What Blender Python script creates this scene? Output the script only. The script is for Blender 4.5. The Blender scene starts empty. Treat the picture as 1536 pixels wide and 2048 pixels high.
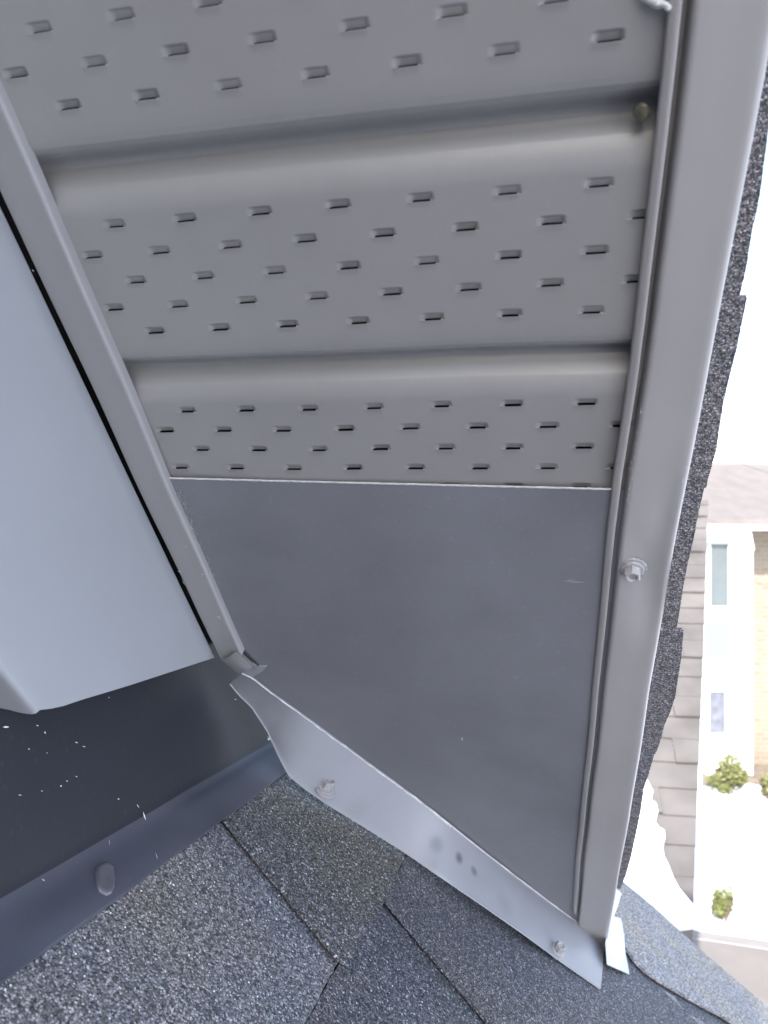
import bpy, math, random
from mathutils import Vector, Matrix, noise
random.seed(7)
R_ = math.radians
C = bpy.context.scene.collection
scene = bpy.context.scene

# ------------------------------------------------------------------ camera, sky, sun, exposure
CAMH = 4.2
CAM = Vector((0, 0, CAMH))
cd = bpy.data.cameras.new('camera')
cd.sensor_fit = 'VERTICAL'; cd.sensor_height = 24.0; cd.sensor_width = 18.0
cd.lens = 24.0 * 1505 / 2048
cd.clip_start = 0.01; cd.clip_end = 500
cd.dof.use_dof = True; cd.dof.focus_distance = 0.56; cd.dof.aperture_fstop = 8.0
cam = bpy.data.objects.new('camera', cd); C.objects.link(cam)
cam.location = CAM; cam.rotation_euler = (R_(90), 0, 0)
scene.camera = cam

SUN_DIR = Vector((-0.30, -0.72, 0.62)).normalized()
w_ = bpy.data.worlds.new('World'); scene.world = w_; w_.use_nodes = True
nt = w_.node_tree; nt.nodes.clear()
sky = nt.nodes.new('ShaderNodeTexSky'); sky.sky_type = 'NISHITA'; sky.sun_disc = False
sky.sun_elevation = math.asin(SUN_DIR.z)
sky.sun_rotation = math.atan2(SUN_DIR.x, SUN_DIR.y)
sky.air_density = 1.0; sky.dust_density = 2.0; sky.ozone_density = 1.0
bg = nt.nodes.new('ShaderNodeBackground'); bg.inputs[1].default_value = 0.15
wo = nt.nodes.new('ShaderNodeOutputWorld')
veil = nt.nodes.new('ShaderNodeHueSaturation'); veil.inputs['Saturation'].default_value = .85   # thin bright cloud
nt.links.new(sky.outputs[0], veil.inputs['Color']); nt.links.new(veil.outputs[0], bg.inputs[0]); nt.links.new(bg.outputs[0], wo.inputs[0])
sd = bpy.data.lights.new('sun', 'SUN'); sd.energy = 3.0; sd.angle = R_(0.6); sd.color = (1, 0.95, 0.88)
so = bpy.data.objects.new('sun', sd); C.objects.link(so)
so.rotation_euler = SUN_DIR.to_track_quat('Z', 'Y').to_euler()
scene.view_settings.view_transform = 'Standard'; scene.view_settings.look = 'None'
scene.view_settings.gamma = 1; scene.view_settings.exposure = 2.0
scene.cycles.max_bounces = 8

# ------------------------------------------------------------------ frames of the place
# camera-level coordinates (metres, camera at origin) until they are linked, then CAM is added
F = 1505.0
def ray(p): return Vector(((p[0] - 768) / F, 1.0, -(p[1] - 1024) / F))
d1 = Vector((-6668, 1505, 194)).normalized()
d2 = Vector((293, 1505, -1608)); d2 = (d2 - d1 * d1.dot(d2)).normalized()
U, V = -d1, -d2                       # across the soffit, up the rake
Nn = U.cross(V)
if Nn.y < 0: Nn = -Nn                 # into the soffit, away from the viewer
O = ray((760, 820)) * 0.45
def S(u, v, h=0.0): return O + U * u + V * v + Nn * h
def hit(p, n, c):
    r = ray(p); return r * (c / n.dot(r))
def onS(p, h=0.0):                    # point of the soffit plane (offset h) as (u, v)
    D = hit(p, Nn, Nn.dot(O) + h) - O
    return D.dot(U), D.dot(V)
UF, UW = -0.183, -0.189               # face of the frieze board, face of the wall flashing
def onW(p, u=UW): return hit(p, U, U.dot(O) + u)
P0, Q0 = onW((0, 1805)), onW((540, 1490))
B0 = S(*onS((1210, 1890)))
NR = (Q0 - P0).cross(B0 - P0).normalized()
if NR.z < 0: NR = -NR
cR = NR.dot(P0)
EB = (Q0 - P0).normalized(); EA = EB.cross(NR)
if EA.x < 0: EA = -EA
def RP(a, b, h=0.0): return P0 + EA * a + EB * b + NR * h
def onR(p, h=0.0): return hit(p, NR, cR + h)
def at(p, h=0.0): return ab(onR(p, h))
def ab(P): D = P - P0; return D.dot(EA), D.dot(EB)

# ------------------------------------------------------------------ object helpers
def mesh(name, vs, fs, mat, parent=None, smooth=False, loc=None, sharp=None):
    """vs in camera-level coordinates; origin at loc (camera-level)"""
    if parent is not None: base = parent.location - CAM if 'rooted' in parent else Vector((0, 0, 0))
    else: base = loc if loc is not None else sum((Vector(v) for v in vs), Vector()) / len(vs)
    me = bpy.data.meshes.new(name)
    me.from_pydata([tuple(Vector(v) - base) for v in vs], [], fs)
    me.validate(); me.update()
    ms = mat if isinstance(mat, (list, tuple)) else [mat]
    for m in ms: me.materials.append(m)
    if smooth:
        me.polygons.foreach_set('use_smooth', [True] * len(me.polygons))
        me.set_sharp_from_angle(angle=sharp if sharp else R_(35))
    o = bpy.data.objects.new(name, me); C.objects.link(o)
    if parent is not None:
        o.parent = parent
        o['rooted'] = 1
        # children of a part keep the root's origin
        o.location = (0, 0, 0)
    else:
        o.location = base + CAM; o['rooted'] = 1
    return o
class Root: pass
def sub(name, vs, fs, mat, part, smooth=False, sharp=None):
    """a sub-part: its part sits at its root's origin"""
    root = part.parent if part.parent else part
    base = root.location - CAM
    me = bpy.data.meshes.new(name)
    me.from_pydata([tuple(Vector(v) - base) for v in vs], [], fs); me.update()
    me.materials.append(mat)
    if smooth:
        me.polygons.foreach_set('use_smooth', [True] * len(me.polygons))
        me.set_sharp_from_angle(angle=sharp if sharp else R_(35))
    o = bpy.data.objects.new(name, me); C.objects.link(o); o.parent = part
    return o
def empty(name, P):
    o = bpy.data.objects.new(name, None); C.objects.link(o); o.location = P + CAM; o['rooted'] = 1
    o.empty_display_size = 0.05
    return o
def tag(o, label=None, cat=None, group=None, kind=None):
    if label: o['label'] = label
    if cat: o['category'] = cat
    if group: o['group'] = group
    if kind: o['kind'] = kind
    return o
def slab(poly, d):
    """closed prism: outline poly (3-D points), thickness vector d"""
    n = len(poly); vs = list(poly) + [p + d for p in poly]
    fs = [tuple(range(n)), tuple(range(2 * n - 1, n - 1, -1))]
    fs += [(i, n + i, n + (i + 1) % n, (i + 1) % n) for i in range(n)]
    fs = [tuple(reversed(f)) for f in fs]
    return vs, fs
def join(*parts):
    V_, F_ = [], []
    for vs, fs in parts:
        k = len(V_); V_ += list(vs); F_ += [tuple(i + k for i in f) for f in fs]
    return V_, F_
def box(c, ax, ay, az, sx, sy, sz):
    vs = [c + ax * (sx * i) + ay * (sy * j) + az * (sz * k) for i in (-.5, .5) for j in (-.5, .5) for k in (-.5, .5)]
    return vs, [(0, 1, 3, 2), (4, 6, 7, 5), (0, 4, 5, 1), (2, 3, 7, 6), (0, 2, 6, 4), (1, 5, 7, 3)]
def strip(rows):
    """grid of points rows x cols"""
    m = len(rows[0]); vs = [p for r in rows for p in r]
    fs = [(i * m + j, i * m + j + 1, (i + 1) * m + j + 1, (i + 1) * m + j) for i in range(len(rows) - 1) for j in range(m - 1)]
    return vs, fs
def lathe(c, ax, prof, seg=24):
    """prof list of (distance along ax, radius)"""
    ax = ax.normalized(); e = ax.orthogonal().normalized(); g = ax.cross(e)
    rows = [[c + ax * t + (e * math.cos(2 * math.pi * k / seg) + g * math.sin(2 * math.pi * k / seg)) * max(r, 1e-5) for k in range(seg)] for t, r in prof]
    vs = [p for r in rows for p in r]; fs = []
    for i in range(len(prof) - 1):
        for k in range(seg):
            fs.append((i * seg + k, i * seg + (k + 1) % seg, (i + 1) * seg + (k + 1) % seg, (i + 1) * seg + k))
    return vs, fs
def interp(tbl, x):
    if x <= tbl[0][0]: return tbl[0][1]
    for (a, fa), (b, fb) in zip(tbl, tbl[1:]):
        if x <= b: return fa + (fb - fa) * (x - a) / (b - a)
    return tbl[-1][1]
def sm(t): t = max(0.0, min(1.0, t)); return t * t * (3 - 2 * t)
def fine(poly, step, jit=0.0, closed=True):
    """subdivide an outline and roughen it"""
    out = []; n = len(poly)
    for i in range(n if closed else n - 1):
        a, b = poly[i], poly[(i + 1) % n]; k = max(1, int((b - a).length / step))
        for q in range(k):
            p = a.lerp(b, q / k)
            if jit and q: p = p + Vector((random.uniform(-jit, jit), random.uniform(-jit, jit), random.uniform(-jit, jit)))
            out.append(p)
    if not closed: out.append(poly[-1])
    return out

# ------------------------------------------------------------------ materials
def mat(name):
    m = bpy.data.materials.new(name); m.use_nodes = True
    return m, m.node_tree, m.node_tree.nodes['Principled BSDF']
def N(t, typ, **kw):
    n = t.nodes.new(typ)
    for k, v in kw.items():
        if k in n.inputs: n.inputs[k].default_value = v
        else: setattr(n, k, v)
    return n
def paint(name, col, rough=0.42, spec=0.5, var=0.06, bump=0.05, dust=0.0, chips=0.0, wave=0.0, spots=()):
    m, t, b = mat(name)
    tc = N(t, 'ShaderNodeTexCoord'); L = t.links.new
    n1 = N(t, 'ShaderNodeTexNoise', Scale=14.0, Detail=5.0, Roughness=0.6); L(tc.outputs['Object'], n1.inputs['Vector'])
    n2 = N(t, 'ShaderNodeTexNoise', Scale=260.0, Detail=3.0); L(tc.outputs['Object'], n2.inputs['Vector'])
    n3 = N(t, 'ShaderNodeTexNoise', Scale=1400.0, Detail=2.0); L(tc.outputs['Object'], n3.inputs['Vector'])
    r = N(t, 'ShaderNodeValToRGB'); r.color_ramp.elements[0].position = .3; r.color_ramp.elements[1].position = .7
    r.color_ramp.elements[0].color = tuple(c * (1 - var) for c in col) + (1,)
    r.color_ramp.elements[1].color = tuple(c * (1 + var) for c in col) + (1,)
    L(n1.outputs['Fac'], r.inputs['Fac'])
    last = r.outputs['Color']
    if dust:
        md = N(t, 'ShaderNodeMix', data_type='RGBA'); q = N(t, 'ShaderNodeValToRGB')
        q.color_ramp.elements[0].position = .60; q.color_ramp.elements[1].position = .78
        q.color_ramp.elements[1].color = (dust, dust, dust, 1)
        L(n2.outputs['Fac'], q.inputs['Fac']); L(q.outputs['Color'], md.inputs['Factor'])
        L(last, md.inputs['A']); md.inputs['B'].default_value = (.5, .5, .5, 1); last = md.outputs['Result']
    if chips:
        v = N(t, 'ShaderNodeTexVoronoi', Scale=70.0); L(tc.outputs['Object'], v.inputs['Vector'])
        lt = N(t, 'ShaderNodeMath', operation='LESS_THAN'); lt.inputs[1].default_value = chips
        L(v.outputs['Distance'], lt.inputs[0])
        wn = N(t, 'ShaderNodeSeparateColor'); L(v.outputs['Color'], wn.inputs[0])
        gt = N(t, 'ShaderNodeMath', operation='GREATER_THAN'); gt.inputs[1].default_value = .82; L(wn.outputs[0], gt.inputs[0])
        mu = N(t, 'ShaderNodeMath', operation='MULTIPLY'); L(lt.outputs[0], mu.inputs[0]); L(gt.outputs[0], mu.inputs[1])
        mc = N(t, 'ShaderNodeMix', data_type='RGBA'); L(mu.outputs[0], mc.inputs['Factor']); L(last, mc.inputs['A'])
        mc.inputs['B'].default_value = (.6, .62, .66, 1); last = mc.outputs['Result']
    for (c_, rad, k_) in spots:       # finger smudges
        dn = N(t, 'ShaderNodeVectorMath', operation='DISTANCE'); L(tc.outputs['Object'], dn.inputs[0]); dn.inputs[1].default_value = tuple(c_)
        mr = N(t, 'ShaderNodeMapRange'); mr.interpolation_type = 'SMOOTHSTEP'
        mr.inputs[1].default_value = rad; mr.inputs[2].default_value = rad * .1; mr.inputs[3].default_value = 0; mr.inputs[4].default_value = k_
        L(dn.outputs['Value'], mr.inputs[0]); ms = N(t, 'ShaderNodeMix', data_type='RGBA'); L(mr.outputs[0], ms.inputs['Factor'])
        L(last, ms.inputs['A']); ms.inputs['B'].default_value = (.04, .04, .045, 1); last = ms.outputs['Result']
    L(last, b.inputs['Base Color'])
    rr = N(t, 'ShaderNodeMapRange'); rr.inputs[3].default_value = rough - .06; rr.inputs[4].default_value = rough + .08
    L(n1.outputs['Fac'], rr.inputs[0]); L(rr.outputs[0], b.inputs['Roughness'])
    b.inputs['Specular IOR Level'].default_value = spec
    bm = N(t, 'ShaderNodeBump', Strength=bump, Distance=0.0004); L(n3.outputs['Fac'], bm.inputs['Height'])
    if wave:
        b2 = N(t, 'ShaderNodeBump', Strength=wave, Distance=0.01); L(n1.outputs['Fac'], b2.inputs['Height'])
        n1.inputs['Scale'].default_value = 9.0
        L(b2.outputs['Normal'], bm.inputs['Normal'])
    L(bm.outputs['Normal'], b.inputs['Normal'])
    return m
def granules(name, dark, light, scale=620.0, pale=0.9, tint=(.3, .3, .3), tintf=0.0, bump=0.45, patch=6.0):
    m, t, b = mat(name); L = t.links.new
    tc = N(t, 'ShaderNodeTexCoord')
    wob = N(t, 'ShaderNodeTexNoise', Scale=scale * .7, Detail=1.0); L(tc.outputs['Object'], wob.inputs['Vector'])
    mx = N(t, 'ShaderNodeVectorMath', operation='MULTIPLY_ADD'); L(wob.outputs['Color'], mx.inputs[0])
    mx.inputs[1].default_value = (.0020,) * 3; L(tc.outputs['Object'], mx.inputs[2])
    v = N(t, 'ShaderNodeTexVoronoi', Scale=scale); L(mx.outputs[0], v.inputs['Vector'])
    v.inputs['Randomness'].default_value = 1.0
    sc = N(t, 'ShaderNodeSeparateColor'); L(v.outputs['Color'], sc.inputs[0])
    r = N(t, 'ShaderNodeValToRGB'); e = r.color_ramp.elements
    e[0].position = 0; e[0].color = tuple(c * .35 for c in dark) + (1,)
    e[1].position = 1; e[1].color = (pale * .52, pale * .53, pale * .56, 1)
    for p, c in ((.35, dark), (.72, light), (.93, tuple(min(1, x * 1.7) for x in light))):
        k = e.new(p); k.color = tuple(c) + (1,)
    L(sc.outputs[0], r.inputs['Fac'])
    # patches of warm / cool blend
    n1 = N(t, 'ShaderNodeTexNoise', Scale=patch, Detail=3.0); L(tc.outputs['Object'], n1.inputs['Vector'])
    q = N(t, 'ShaderNodeValToRGB'); q.color_ramp.elements[0].position = .42; q.color_ramp.elements[1].position = .62
    L(n1.outputs['Fac'], q.inputs['Fac'])
    m1 = N(t, 'ShaderNodeMix', data_type='RGBA', blend_type='MULTIPLY'); m1.inputs['Factor'].default_value = 1
    tn = N(t, 'ShaderNodeMix', data_type='RGBA'); L(q.outputs['Color'], tn.inputs['Factor'])
    tn.inputs['A'].default_value = (.96, .99, 1.05, 1)
    tn.inputs['B'].default_value = (1 + tintf * tint[0], 1 + tintf * tint[1], 1 + tintf * tint[2], 1)
    L(r.outputs['Color'], m1.inputs['A']); L(tn.outputs['Result'], m1.inputs['B'])
    # single granules of colour
    m2 = N(t, 'ShaderNodeMix', data_type='RGBA'); m2.inputs['Factor'].default_value = .035
    L(m1.outputs['Result'], m2.inputs['A']); L(v.outputs['Color'], m2.inputs['B'])
    m3 = N(t, 'ShaderNodeMix', data_type='RGBA', blend_type='MULTIPLY'); m3.inputs['Factor'].default_value = .6
    cr = N(t, 'ShaderNodeValToRGB'); cr.color_ramp.elements[0].position = .25; cr.color_ramp.elements[0].color = (1, 1, 1, 1)
    cr.color_ramp.elements[1].position = .75; cr.color_ramp.elements[1].color = (.15, .15, .17, 1)
    L(v.outputs['Distance'], cr.inputs['Fac']); L(m2.outputs['Result'], m3.inputs['A']); L(cr.outputs['Color'], m3.inputs['B'])
    L(m3.outputs['Result'], b.inputs['Base Color'])
    b.inputs['Roughness'].default_value = .7; b.inputs['Specular IOR Level'].default_value = .2
    hh = N(t, 'ShaderNodeMath', operation='SUBTRACT'); hh.inputs[0].default_value = 1; L(v.outputs['Distance'], hh.inputs[1])
    bm = N(t, 'ShaderNodeBump', Strength=bump, Distance=0.0014); L(hh.outputs[0], bm.inputs['Height'])
    L(bm.outputs['Normal'], b.inputs['Normal'])
    return m
def plain(name, col, rough=.8, noise_=.15, scale=6.0, metal=0.0, bump=0.0, spec=.5):
    m, t, b = mat(name); L = t.links.new
    tc = N(t, 'ShaderNodeTexCoord'); n1 = N(t, 'ShaderNodeTexNoise', Scale=scale, Detail=6.0); L(tc.outputs['Object'], n1.inputs['Vector'])
    r = N(t, 'ShaderNodeValToRGB'); r.color_ramp.elements[0].position = .3; r.color_ramp.elements[1].position = .7
    r.color_ramp.elements[0].color = tuple(c * (1 - noise_) for c in col) + (1,)
    r.color_ramp.elements[1].color = tuple(min(1, c * (1 + noise_)) for c in col) + (1,)
    L(n1.outputs['Fac'], r.inputs['Fac']); L(r.outputs['Color'], b.inputs['Base Color'])
    b.inputs['Roughness'].default_value = rough; b.inputs['Metallic'].default_value = metal
    b.inputs['Specular IOR Level'].default_value = spec
    if bump:
        bm = N(t, 'ShaderNodeBump', Strength=bump, Distance=.03); L(n1.outputs['Fac'], bm.inputs['Height']); L(bm.outputs['Normal'], b.inputs['Normal'])
    return m

M_soffit = paint('soffit_paint', (.205, .204, .208), .38, .5, .05, .12, dust=.03, wave=.03)
M_sheet = paint('plain_sheet_paint', (.134, .139, .158), .42, .45, .13, .10, dust=.07, wave=.09)
M_chan = paint('channel_paint', (.215, .215, .228), .42, .5, .03, .06, wave=.03)
M_fascia = paint('fascia_paint', (.280, .274, .285), .44, .45, .05, .06, wave=.03)
M_frieze = paint('frieze_paint', (.232, .245, .272), .5, .4, .02, .04)
M_apron = paint('flashing_paint_lit', (.055, .059, .078), .62, .2, .08, .08, dust=.02, wave=.03)  # roof leg of the wall flashing, its brighter light put into the colour
M_dark = paint('dark_flashing_paint', (.0165, .0185, .0255), .60, .20, .08, .08, dust=.02, wave=.03)  # upright leg of the same flashing, its shade put into the colour
M_bare = plain('bare_cut_metal', (.52, .52, .55), .45, .15, 300, .3)
M_screw = paint('screw_paint', (.30, .30, .32), .4, .5, .25, 1.0, dust=.6)
M_nail = plain('old_brass_nail', (.16, .15, .11), .35, .4, 300, .7)
M_black = plain('attic_wood', (.02, .02, .022), .9)
M_sh_light = granules('granules_blue_grey', (.112, .113, .124), (.215, .217, .240), 720, .95, (.25, .10, -.10), .5, patch=5.0)
M_sh_mid = granules('granules_charcoal', (.050, .050, .053), (.155, .154, .160), 740, 1.3, (.2, .15, -.1), .4)
M_sh_dark = granules('granules_dark', (.040, .042, .052), (.128, .132, .155), 800, 1.1, (.15, .1, 0), .4)
M_sh_rake = granules('granules_rake_edge', (.085, .082, .088), (.215, .208, .22), 1150, 1.3, (.2, 0, 0), .3)
M_sh_sun = granules('granules_sunlit_tone', (.185, .178, .176), (.37, .36, .355), 700, 1.3, (.30, .22, -.1), .3, patch=12.0)  # brighter granule copy for the sunlit corner, sunlight put into the colour

# ------------------------------------------------------------------ vented soffit panels
SK = 0.019
def groove_h(t):
    """t = v inside the period (m), groove between .1365 and .162; depth into the soffit"""
    return interp([(.1358, 0), (.1363, .0002), (.1370, .0008), (.1378, .0017), (.1452, .0106), (.1472, .0122), (.1492, .0127), (.1512, .0121), (.1535, .0100), (.1562, .0060), (.1590, .0025), (.1620, .0006), (.1655, 0)], t)
ROW0, RP_, PER = 0.0592, 0.01585, 0.121
def slot_rows(v0, v1):
    out = []
    for p in range(-1, 3):
        for k in range(5):
            v = ROW0 + PER * p + RP_ * k
            if v0 + .004 < v < v1 - .004: out.append((v, (-.0045 if k % 2 == 0 else .0160)))
    return out
SW, ST, SB = .0068, .0023, .0020     # half width, rise above and drop below the row line
def panel(name, v0, v1, umin, umax, label):
    rows = slot_rows(v0, min(v1, .30))
    vl = [v0]; v = v0
    marks = []
    for rv, _ in rows:
        vb = rv - SB
        marks += [vb - .0012, vb - .0006, vb - .00003, vb + .00003] + [vb + .0004 * k for k in range(1, 13)] + [vb + .0055]
    k = v0
    while k < v1:
        marks.append(k)
        k += .00055 if any(0.1355 + PER * q < k < .165 + PER * q for q in (-1, 0, 1)) else (.008 if k < .32 else .08)
    marks = sorted(set(round(x, 6) for x in marks if v0 <= x <= v1)) + [v1]
    du = .00095; nu = int((umax - umin) / du)
    us = [umin + (umax - umin) * i / nu for i in range(nu + 1)]
    import zlib
    def slotvar(a, b): return .82 + .36 * (zlib.crc32(('%d_%d' % (round(a * 5000), b)).encode()) % 997) / 997
    def slotdepth(u, v):
        for rv, ph in rows:
            if rv - SB - .0016 < v < rv + ST + .002:
                x = (u - ph + .0205) % .041 - .0205
                s = v - (rv - SB)
                arch = max(0, 1 - (x / (SW + .001)) ** 4)
                if s >= .00001:
                    wx = sm((x + SW) / .0040) * sm((SW - x) / .0020)
                    t_ = (SB + ST - s) / (SB + ST); wv = .35 * sm(t_ / .28) + .65 * max(0, t_)
                    return .0017 * slotvar(rv, round((u - ph) / .041)) * wx * wv * (.55 + .45 * arch), wx
                wx = sm((x + SW) / .002) * sm((SW - x) / .002)
                return (-.0003 * wx * sm((s + .0014) / .0010) if s > -.0014 else 0), 0
        return 0, 0
    vs, fs = [], []; m = len(us); op = []
    for v in marks:
        gt = 0
        for q in (-1, 0, 1, 2):
            if .136 + PER * q <= v <= .165 + PER * q: gt = groove_h(v - PER * q)
        near = any(rv - SB - .0016 < v < rv + ST + .002 for rv, _ in rows)
        for u in us:
            d, wx = slotdepth(u, v) if near else (0, 0)
            wav = .0005 * math.sin(u * 21 + v * 9) + .00025 * math.sin(u * 47 - v * 31)
            vs.append(S(u, v + SK * (u + .02), gt + d + wav)); op.append(d)
    nr = len(marks)
    for i in range(nr - 1):
        thin = marks[i + 1] - marks[i] < .0001
        for j in range(m - 1):
            if thin and min(op[(i + 1) * m + j], op[(i + 1) * m + j + 1]) > .00095: continue
            fs.append((i * m + j, i * m + j + 1, (i + 1) * m + j + 1, (i + 1) * m + j))
    o = mesh(name, vs, fs, M_soffit, smooth=True, loc=S(0, (v0 + v1) / 2), sharp=R_(52))
    return tag(o, label, 'soffit panel', 'vented soffit panels under the roof overhang')
pa = panel('soffit_panel', .1478, .60, -.172, .146, 'topmost grey vented soffit panel, cut off by the top of the photo')
pb = panel('soffit_panel', .1478 - PER, .1480, -.172, .146, 'middle grey vented soffit panel with five slot rows between two grooves')
pb.location += Nn * .0007
pc = panel('soffit_panel', -.070, .1480 - PER, -.172, .146, 'lowest vented soffit panel with four slot rows, meeting the plain grey sheet')
pc.location += Nn * .0014
# the nail in the groove by the fascia, and caulk blob near the top
def local_lathe(name, P, ax, prof, m, par, seg=20):
    vs, fs = lathe(P, ax, prof, seg)
    return mesh(name, vs, fs, m, par, True)
u_, v_ = onS((1288, 222), .002)
local_lathe('nail', S(u_, v_, .006), -Nn + U * -.25, [(0, .0012), (.0040, .0012), (.0042, .0030), (.0052, .0036), (.0062, .0030), (.0068, .0014), (.0069, 0)], M_nail, pb)

# plain filler sheet
def fline(u):      # lower limit of the sheet: the line where it meets the corner flashing
    return interp([(-.175, -.275), (-.16, -.292), (-.0886, -.416), (.0012, -.561), (.186, -.872)], u)
top = [(-.172, -.0565), (-.10, -.0570), (0, -.0576), (.08, -.0580), (.146, -.0584)]
sheet_rows = []
NV = 60
for i in range(NV + 1):
    t = i / NV; row = []
    for j in range(41):
        u = -.172 + .318 * j / 40
        a = interp(top, u); b = fline(u) - .012
        v = a + (b - a) * t
        h = -.0016 + .0009 * math.sin(u * 13 + 1) * math.sin(v * 8) * sm(t * 4)
        row.append(S(u, v, h))
    sheet_rows.append(row)
sh = mesh('plain_sheet', *strip(sheet_rows), M_sheet, smooth=True)
tag(sh, 'plain unvented grey sheet closing the soffit below the slotted panels', 'soffit sheet')
ev = []
for j in range(161):
    u = -.160 + .300 * j / 160; a = interp(top, u) + random.uniform(-.00012, .00012); tk = random.uniform(.0002, .0006)
    ev.append([S(u, a + .0003, -.0008), S(u, a + .0003, -.0019), S(u, a - tk * .8, -.00195)])
mesh('cut_edge', *strip(ev), M_bare, sh)
# scratches: thin slivers lying on the sheet
def slivers(name, items, place, m, par, off, fs_=1.0):
    vs, fs = [], []
    for (p, ang, ln, wd) in items:
        ln *= fs_; wd *= fs_; x, y = p; dx, dy = math.cos(ang) * ln / 2, math.sin(ang) * ln / 2; nx, ny = -math.sin(ang) * wd / 2, math.cos(ang) * wd / 2
        bend = random.uniform(-.15, .15) * ln
        pts = [(x - dx, y - dy), (x + nx + bend * .3, y + ny + bend * .2), (x + dx, y + dy), (x - nx + bend * .3, y - ny + bend * .2)]
        k = len(vs); vs += [place(q, off) for q in pts]; fs.append((k, k + 1, k + 2, k + 3))
    o = mesh(name, vs, fs, m, par); o['kind'] = 'stuff'
    return o
def pS(q, h): u, v = onS(q, h); return S(u, v, h)
it = []
for k in range(170):
    t = random.random() ** 1.3
    x = 356 + t * 66 + random.gauss(0, 5 * (1 - .3 * t)); y = 985 + t * 165 + random.gauss(0, 9)
    it.append(((x, y), R_(64 + random.gauss(0, 9)), random.uniform(2, 8), random.uniform(.6, 1.3)))
it += [((1150, 1163), R_(3), 52, 1.6), ((1140, 1161), R_(-6), 30, 1.0), ((924, 1478), R_(75), 9, 4), ((450, 1215), R_(60), 18, 1.2), ((463, 1262), R_(40), 10, 1.4)]
M_scr = plain('scratched_paint', (.33, .33, .36), .4, .3, 200)
slivers('scratch', it, pS, M_scr, sh, -.0029)

# ------------------------------------------------------------------ left trim channel
ch = empty('trim_channel', S(-.168, -.26, -.004))
tag(ch, 'narrow grey trim channel between the slotted soffit and the pale frieze board', 'trim')
prof = [(-.1808, .004), (-.1812, -.0045), (-.1806, -.0062), (-.178, -.0066), (-.172, -.0064), (-.165, -.0066), (-.1605, -.0069), (-.1590, -.0070), (-.1580, -.0068), (-.1573, -.0060), (-.1570, -.0040), (-.1568, -.0006), (-.1568, .0006)]
rws = []
nv = 90
for i in range(nv + 1):
    v = .60 + (-.255 - .60) * i / nv
    row = []
    for (u, h) in prof:
        vv = v
        if i == nv: vv = v + (u + .157) * .5
        wv = .0004 * math.sin(v * 17) + .0003 * math.sin(v * 41 + 1)
        row.append(S(u + wv, vv, h + wv * .5))
    rws.append(row)
mesh('flange', *strip(rws), M_chan, ch, True, sharp=R_(50))
# folded end of the channel
e0 = [pS((441, 1318), -.006), pS((458, 1314), -.010), pS((471, 1304), -.010), pS((484, 1306), -.0035)]
e1 = [pS((457, 1332), -.006), pS((474, 1327), -.013), pS((489, 1318), -.012), pS((502, 1322), -.0035)]
e2 = [pS((478, 1348), -.008), pS((492, 1341), -.013), pS((505, 1334), -.010), pS((517, 1332), -.003)]
mesh('folded_end', *strip([e0, e1, e2]), M_chan, ch, True)
sl = [pS((486, 1300), -.003), pS((512, 1326), -.003), pS((517, 1332), -.0032), pS((505, 1333), -.0034), pS((482, 1309), -.0034)]
mesh('cut_gap', *slab(sl, Nn * .001), M_black, ch)
slivers('scuff', [((359, 1143), R_(12), 9, 2.2), ((367, 1165), R_(60), 12, 1.2), ((405, 1149), R_(10), 6, 1.5), ((437, 1234), R_(4), 9, 1.5), ((440, 1236), R_(30), 5, 1.2), ((372, 1094), R_(80), 4, 2), ((66, 541), R_(50), 7, 1.6)],
        pS, M_bare, ch, -.0076)

# ------------------------------------------------------------------ pale frieze board on the wall
fr = empty('frieze_board', S(UF, -.15, -.10))
tag(fr, 'wide pale blue grey frieze board at the left, lower end cut in a curve', 'frieze board')
low = [(434, 1314), (400, 1325), (350, 1341), (300, 1357), (250, 1373), (200, 1388), (160, 1400), (125, 1412), (98, 1418), (78, 1420)]
lw = [onW(p, UF) for p in low]
def loc(P): D = P - O; return D.dot(U), D.dot(V), D.dot(Nn)
lows = sorted([(loc(P)[2], loc(P)[1]) for P in lw])      # (n, v end)
hb = loc(onW((78, 1420), UF))[2]
rws = []
hs = [-.0068, -.0074, -.0090, -.02] + [-.02 + (hb + .02) * k / 22 for k in range(1, 23)]
for h in hs:
    vend = interp(lows, h); row = []
    for i in range(41):
        v = .55 + (vend - .55) * i / 40
        du = 0.0
        if h > -.0088: du = -.0014 * (h + .0088) / .002
        row.append(S(UF + du + .0006 * math.sin(h * 30 + v * 7), v, h))
    rws.append(row)
rws.insert(0, [p - U * .012 for p in rws[0]])
# rolled bottom edge then the underside going back to the wall
under = [onW((60, 1419), UF - .006), onW((30, 1411), UF - .016), onW((0, 1392), UF - .026)]
for r_ in (.25, .6, 1.0):
    a = r_ * math.pi / 2
    rws.append([p + Nn * (-.003 * math.sin(a)) - U * (.003 * (1 - math.cos(a))) for p in rws[len(hs)]])
last = rws[-1]
vend0 = loc(last[-1])[1]
def ve(px, d): return loc(onW(px, UF - d))[1] - vend0
def back(row, d, dv, dh):
    return [p - U * d + V * (dv * (i / 40)) + Nn * dh for i, p in enumerate(row)]
for px_, d_ in (((60, 1419), .005), ((42, 1415), .010), ((22, 1405), .017), ((0, 1392), .024), ((-30, 1368), .035), ((-90, 1330), .06)):
    rws.append(back(last, d_, ve(px_, d_), 0))
mesh('board_face', *strip(rws), M_frieze, fr, True, sharp=R_(40))
# thin return at the curved end, giving the cut end its thickness
endr = [r[-1] for r in rws]
mesh('end_return', *strip([endr, [p - U * .004 - V * .0004 for p in endr]]), M_frieze, fr)

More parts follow.
